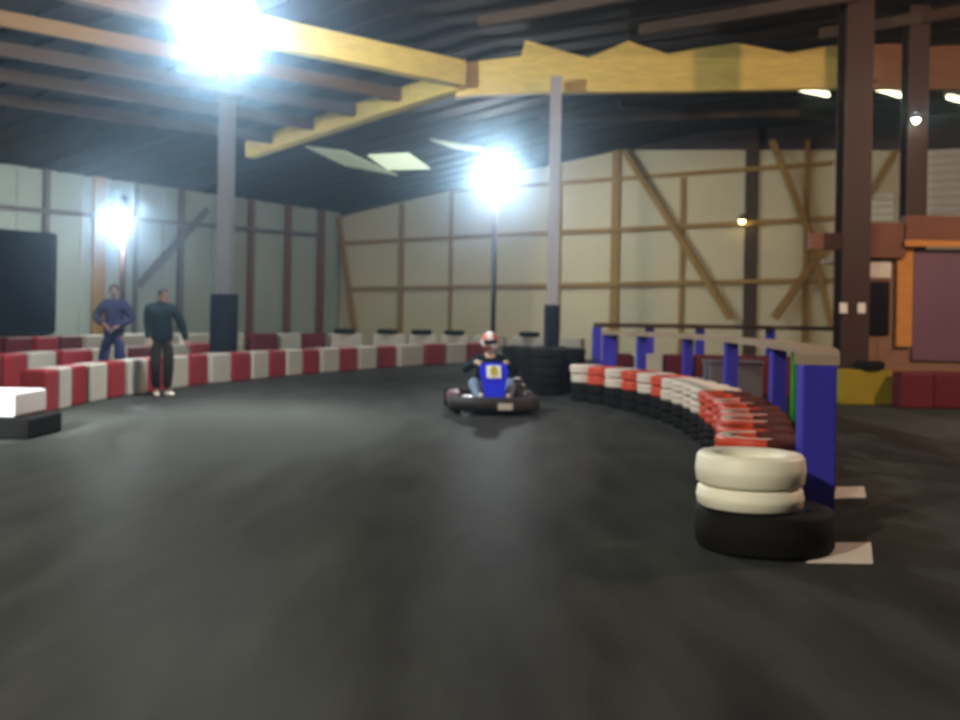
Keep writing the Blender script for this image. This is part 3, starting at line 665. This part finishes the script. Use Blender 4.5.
# ------------------------------------------------------------------ the kart
kp = G(491, 415.5)
KL = (kp.x, kp.y + 0.9, 0); KR = 0.06
kart = thing('go_kart', 'go-kart with a blue number panel driving towards the viewer on the track', 'kart', KL, KR)
bm = NB()
for s in (-1, 1):
    tube(bm, [(s*0.16, -0.85, 0.09), (s*0.30, -0.5, 0.08), (s*0.33, 0.0, 0.07), (s*0.31, 0.6, 0.09)], 0.016)
for y in (-0.8, -0.45, 0.1, 0.58): cyl(bm, (-0.32, y, 0.08), (0.32, y, 0.08), 0.016, 10)
obj('chassis_frame', bm, M['steel'], kart, True)
bm = NB(); box(bm, (0, -0.35, 0.05), (0.6, 0.95, 0.012)); obj('floor_tray', bm, M['kart_grey'], kart)
bm = NB()   # front fairing: a swept bumper
pr = [(-0.62, -0.62), (-0.56, -0.78), (-0.40, -0.90), (-0.15, -0.96), (0.15, -0.96), (0.40, -0.90), (0.56, -0.78), (0.62, -0.62)]
rings = []
for x, y in pr:
    nd = Vector((x*0.5, y, 0)).normalized()
    rings.append([bm.verts.new((x + nd.x*o, y + nd.y*o, z)) for o, z in ((0, 0.05), (0.05, 0.09), (0.055, 0.16), (0.02, 0.235), (-0.05, 0.25), (-0.10, 0.22), (-0.10, 0.07))])
for A, B in zip(rings, rings[1:]):
    for k in range(7): bm.faces.new((A[k], A[(k+1) % 7], B[(k+1) % 7], B[k]))
bm.faces.new(rings[0]); bm.faces.new(rings[-1])
fb = obj('front_bumper', bm, M['kart_grey'], kart, True)
bm = NB(); box(bm, (0.13, -1.02, 0.13), (0.20, 0.012, 0.09), bevel=0.004); obj('sticker', bm, M['notice'], fb)
for s in (-1, 1):
    bm = NB(); vs = box(bm, (s*0.53, 0.02, 0.16), (0.20, 0.74, 0.21), bevel=0.06, seg=4)
    bmesh.ops.translate(bm, vec=(s * -0.0, 0, 0), verts=bm.verts[:])
    obj('side_pod', bm, M['kart_pink'] if s < 0 else M['kart_grey'], kart, True)
bm = NB()   # blue steering fairing, leaning back, narrower at its foot
slab(bm, [(-0.13, -0.80, 0.24), (0.13, -0.80, 0.24), (0.16, -0.66, 0.40), (0.205, -0.52, 0.58), (0.18, -0.44, 0.675), (0.10, -0.42, 0.70), (-0.10, -0.42, 0.70), (-0.18, -0.44, 0.675), (-0.205, -0.52, 0.58), (-0.16, -0.66, 0.40)], Vector((0, 0.03, -0.01)))
npn = obj('number_panel', bm, M['kart_blue'], kart)
pl_n = Vector((0, -0.80, 0.62)).normalized()
bm = NB(); fm = frame_of(Vector((0, 0.52, 0.80)), Vector((0, -0.8, 0.5)))
box(bm, (0, -0.545, 0.575), (0.20, 0.20, 0.012), fm); obj('number_plate', bm, M['kart_white'], npn)
cu = bpy.data.curves.new('numeral', 'FONT'); cu.body = '8'; cu.size = 0.19; cu.align_x = 'CENTER'; cu.align_y = 'CENTER'; cu.extrude = 0.004; cu.offset = 0.008
o = bpy.data.objects.new('numeral_text', cu); COL.objects.link(o)
dg = bpy.context.evaluated_depsgraph_get(); dg.update(); nm = bpy.data.meshes.new_from_object(o.evaluated_get(dg)); bpy.data.objects.remove(o)
nm.materials.clear(); nm.materials.append(M['kart_yellow'])
num = bpy.data.objects.new('numeral', nm); COL.objects.link(num); num.parent = npn
tilt = math.atan2(0.80, 0.52)
num.rotation_euler = (tilt, 0, 0); num.location = (0, -0.556, 0.582)
for x, y, r, w, nme in ((-0.50, -0.52, 0.13, 0.12, 'f'), (0.50, -0.52, 0.13, 0.12, 'f'), (-0.56, 0.58, 0.14, 0.19, 'r'), (0.56, 0.58, 0.14, 0.19, 'r')):
    Rm = Matrix.Translation((x, y, r)) @ Matrix.Rotation(PI/2, 4, 'Y')
    bm = NB(); h = w/2
    lathe(bm, [(r*0.55, -h*0.9), (r*0.85, -h), (r*0.98, -h*0.7), (r, 0), (r*0.98, h*0.7), (r*0.85, h), (r*0.55, h*0.9)], 28, closed=True, M4=Rm); wh = obj('wheel', bm, M['black_rubber'], kart, True)
    bm = NB(); lathe(bm, [(0.02, -h*0.6), (r*0.5, -h*0.6), (r*0.57, -h*0.85), (r*0.57, h*0.85), (r*0.5, h*0.6), (0.02, h*0.6)], 24, closed=True, M4=Rm); obj('rim', bm, M['steel'], wh, True)
bm = NB(); cyl(bm, (-0.56, 0.58, 0.14), (0.56, 0.58, 0.14), 0.02, 12); obj('rear_axle', bm, M['steel'], kart, True)
bm = NB(); tube(bm, [(-0.6, 0.80, 0.16), (-0.45, 0.86, 0.2), (0.45, 0.86, 0.2), (0.6, 0.80, 0.16)], 0.03); tube(bm, [(-0.3, 0.6, 0.1), (-0.3, 0.85, 0.2)], 0.016); tube(bm, [(0.3, 0.6, 0.1), (0.3, 0.85, 0.2)], 0.016); obj('rear_bumper', bm, M['black_rubber'], kart, True)
bm = NB(); box(bm, (0.42, 0.36, 0.24), (0.22, 0.30, 0.26), bevel=0.03); box(bm, (0.42, 0.36, 0.40), (0.13, 0.16, 0.08), bevel=0.02); obj('engine', bm, M['lamp_metal'], kart)
# bucket seat
bm = NB(); rings = []
for (y, z, wd, dp) in ((-0.10, 0.13, 0.17, 0.07), (0.05, 0.10, 0.19, 0.10), (0.25, 0.11, 0.21, 0.13), (0.38, 0.22, 0.21, 0.14), (0.46, 0.42, 0.20, 0.12), (0.52, 0.62, 0.17, 0.07)):
    row_ = []
    up_ = Vector((0, -0.3, 1)).normalized() if z < 0.15 else Vector((0, -1, 0.25)).normalized()
    for k in range(9):
        a_ = -1 + k / 4; row_.append(bm.verts.new(Vector((a_ * wd, y, z)) + up_ * dp * abs(a_)**2.2))
    rings.append(row_)
for A, B in zip(rings, rings[1:]):
    for k in range(8): bm.faces.new((A[k], A[k+1], B[k+1], B[k]))
bmesh.ops.solidify(bm, geom=bm.faces[:], thickness=0.012)
obj('seat', bm, M['kart_grey'], kart, True)
wc = Vector((0, -0.24, 0.63)); wn = Vector((0, 0.62, 0.78)).normalized(); fmw = frame_of(wn)
bm = NB(); ring = [wc + fmw @ Vector((0.17*math.cos(2*PI*k/28), 0, 0.17*math.sin(2*PI*k/28))) for k in range(28)]
tube(bm, ring, 0.015, 8, closed=True)
for a_ in (0.5, 2.6, 4.71): cyl(bm, wc, wc + fmw @ Vector((0.15*math.cos(a_), 0, 0.15*math.sin(a_))), 0.009, 8)
sw = obj('steering_wheel', bm, M['black_rubber'], kart, True)
bm = NB(); cyl(bm, wc, (0, -0.66, 0.12), 0.012, 10); obj('steering_column', bm, M['steel'], kart, True)
bm = NB(); ball(bm, (0.50, -0.36, 0.255), 0.05, (1.3, 0.5, 0.7)); o = obj('glint_piece', bm, M['chrome'], kart, True)  # added chrome piece standing in for a bright glint

# the driver, seated in the kart
drv = thing('person', 'person in a white and orange helmet and dark top driving the go-kart', 'person', KL, KR)
S = {}; E = []
for n, p_, r in (('pelvis', (0, 0.22, 0.25), (0.145, 0.11)), ('waist', (0, 0.27, 0.40), (0.135, 0.105)), ('chest', (0, 0.29, 0.58), (0.16, 0.115)), ('collar', (0, 0.27, 0.73), 0.08), ('neck', (0, 0.24, 0.80), 0.055), ('jaw', (0.0, 0.195, 0.87), (0.066, 0.075)), ('head', (0, 0.205, 0.955), (0.076, 0.09)), ('skull', (0, 0.21, 1.02), (0.055, 0.065)), ('nose', (0, 0.105, 0.93), 0.012)):
    S[n] = (Vector(p_), r)
E = [('pelvis', 'waist'), ('waist', 'chest'), ('chest', 'collar'), ('collar', 'neck'), ('neck', 'jaw'), ('jaw', 'head'), ('head', 'skull'), ('head', 'nose')]
jk = {'pelvis': (Vector((0, 0.22, 0.27)), (0.17, 0.13)), 'waist': (Vector((0, 0.27, 0.40)), (0.16, 0.125)), 'chest': (Vector((0, 0.29, 0.58)), (0.20, 0.14)), 'collar': (Vector((0, 0.27, 0.73)), 0.105)}
je = [('pelvis', 'waist'), ('waist', 'chest'), ('chest', 'collar')]
tr = {'pelvis': (Vector((0, 0.22, 0.25)), (0.16, 0.12)), 'crotch': (Vector((0, 0.12, 0.24)), (0.15, 0.11))}; tre = [('pelvis', 'crotch')]
for s, sg in (('L', -1), ('R', 1)):
    sh, el, wr = Vector((sg*0.20, 0.26, 0.71)), Vector((sg*0.38, 0.06, 0.56)), Vector((sg*0.21, -0.13, 0.70))
    hip, kn, an, toe = Vector((sg*0.12, 0.14, 0.24)), Vector((sg*0.27, -0.24, 0.42)), Vector((sg*0.19, -0.60, 0.14)), Vector((sg*0.18, -0.72, 0.17))
    for n, p_, r in (('sh', sh, 0.062), ('el', el, 0.043), ('wr', wr, 0.03), ('hip', hip, 0.088), ('kn', kn, 0.058), ('an', an, 0.04), ('toe', toe, 0.034)): S[n + s] = (p_, r)
    E += [('collar', 'sh'+s), ('sh'+s, 'el'+s), ('el'+s, 'wr'+s), ('pelvis', 'hip'+s), ('hip'+s, 'kn'+s), ('kn'+s, 'an'+s), ('an'+s, 'toe'+s)]
    # a fist closed on the rim: palm over the wheel, fingers curled round it, thumb along the inside
    gp = wc + fmw @ Vector((sg*0.17, 0, 0.03))
    S['palm'+s] = (gp + Vector((sg*0.02, 0.055, 0.03)), 0.026); E.append(('wr'+s, 'palm'+s))
    for k in range(4):
        b_ = gp + Vector((sg*0.025, 0.02, 0.032 + 0.02*(k - 1.5)*-1)); m_ = gp + Vector((sg*0.018, -0.028, 0.02*(1.5 - k) + 0.02)); c_ = gp + Vector((-sg*0.018, -0.022, 0.02*(1.5 - k) + 0.005 + 0.004*k))
        for nme, q_, r in (('a', b_, 0.0095), ('b', m_, 0.009), ('c', c_, 0.008)): S[f'f{k}{nme}{s}'] = (q_, r)
        E += [('palm'+s, f'f{k}a{s}'), (f'f{k}a{s}', f'f{k}b{s}'), (f'f{k}b{s}', f'f{k}c{s}')]
    S['t0'+s] = (gp + Vector((-sg*0.02, 0.035, 0.045)), 0.011); S['t1'+s] = (gp + Vector((-sg*0.045, 0.0, 0.05)), 0.009); E += [('palm'+s, 't0'+s), ('t0'+s, 't1'+s)]
    for n, p_, r in (('sh', sh, 0.088), ('el', el, 0.07), ('wr', wr + (el - wr)*0.1, 0.05)): jk[n + s] = (p_, r)
    je += [('collar', 'sh'+s), ('sh'+s, 'el'+s), ('el'+s, 'wr'+s)]
    for n, p_, r in (('hip', hip, 0.105), ('kn', kn, 0.085), ('an', an + (kn - an)*0.1, 0.06)): tr[n + s] = (p_, r)
    tre += [('crotch', 'hip'+s), ('hip'+s, 'kn'+s), ('kn'+s, 'an'+s)]
skin('body', S, E, M['glove'], drv, 'pelvis'); skin('jacket', jk, je, M['racing'], drv, 'pelvis'); skin('trousers', tr, tre, M['jeans'], drv, 'pelvis')
for s in (-1, 1):
    sj = {'a': (Vector((s*0.19, -0.58, 0.12)), (0.046, 0.05)), 'b': (Vector((s*0.185, -0.66, 0.15)), (0.046, 0.044)), 'c': (Vector((s*0.18, -0.73, 0.29)), (0.046, 0.040))}
    o = skin('shoe', sj, [('a', 'b'), ('b', 'c')], M['white_shoe'], drv, 'a')
# helmet: shell with a face opening, band and visor
HC = Vector((-0.005, 0.20, 0.975)); HR = Matrix.Rotation(math.radians(-6), 4, 'Y')
bm = NB(); ball(bm, (0, 0, 0), 1, (0.132, 0.155, 0.15), 36, 28)
dels = [f for f in bm.faces if (lambda c: c.y < -0.07 and -0.035 < c.z < 0.04 and abs(c.x) < 0.105)(f.calc_center_median())]
bmesh.ops.delete(bm, geom=dels, context='FACES')
bmesh.ops.delete(bm, geom=[v for v in bm.verts if v.co.z < -0.125], context='VERTS')
for f in bm.faces:
    c_ = f.calc_center_median(); f.material_index = 1 if (0.035 < c_.z < 0.115 and abs(c_.x) > 0.035) or (c_.z < -0.05 and c_.x < 0.0) else 0
bmesh.ops.transform(bm, matrix=Matrix.Translation(HC) @ HR, verts=bm.verts[:])
hel = obj('helmet', bm, None, drv, True, mats=[M['helmet'], M['helmet_red']])
hel['label'] = 'white helmet with orange red bands'
bm = NB(); ball(bm, (0, 0, 0), 1, (0.129, 0.151, 0.146), 36, 28)
bmesh.ops.delete(bm, geom=[f for f in bm.faces if not (lambda c: c.y < -0.05 and -0.045 < c.z < 0.05)(f.calc_center_median())], context='FACES')
bmesh.ops.transform(bm, matrix=Matrix.Translation(HC) @ HR, verts=bm.verts[:]); obj('visor', bm, M['visor'], hel, True)

# ------------------------------------------------------------------ air, camera, view
w = bpy.data.worlds.new('world'); scene.world = w; w.use_nodes = True
nt = w.node_tree; bg = nt.nodes['Background']; bg.inputs['Color'].default_value = (0.02, 0.018, 0.02, 1); bg.inputs['Strength'].default_value = 0.3
HAZE = 0.008
if HAZE:
    vs_ = nt.nodes.new('ShaderNodeVolumeScatter'); vs_.inputs['Density'].default_value = HAZE; vs_.inputs['Anisotropy'].default_value = 0.965; vs_.inputs['Color'].default_value = (0.52, 0.76, 1, 1)
    nt.links.new(vs_.outputs['Volume'], nt.nodes['World Output'].inputs['Volume'])
cd = bpy.data.cameras.new('camera'); cam = bpy.data.objects.new('camera', cd); COL.objects.link(cam); scene.camera = cam
cd.sensor_fit = 'HORIZONTAL'; cd.sensor_width = 36.0; cd.lens = F / 960 * 36.0
cd.shift_y = (PY - 360.0) / 960.0; cd.clip_end = 200
cam.matrix_world = Matrix.Translation((0, 0, H)) @ Matrix.Rotation(PI/2, 4, 'X') @ Matrix.Rotation(ROLL, 4, 'Z')
cd.dof.use_dof = True; cd.dof.focus_distance = 2.0; cd.dof.aperture_fstop = 4.3
scene.view_settings.view_transform = 'Standard'; scene.view_settings.look = 'None'
scene.view_settings.exposure = 0.0; scene.view_settings.gamma = 1.0
scene.cycles.use_denoising = True
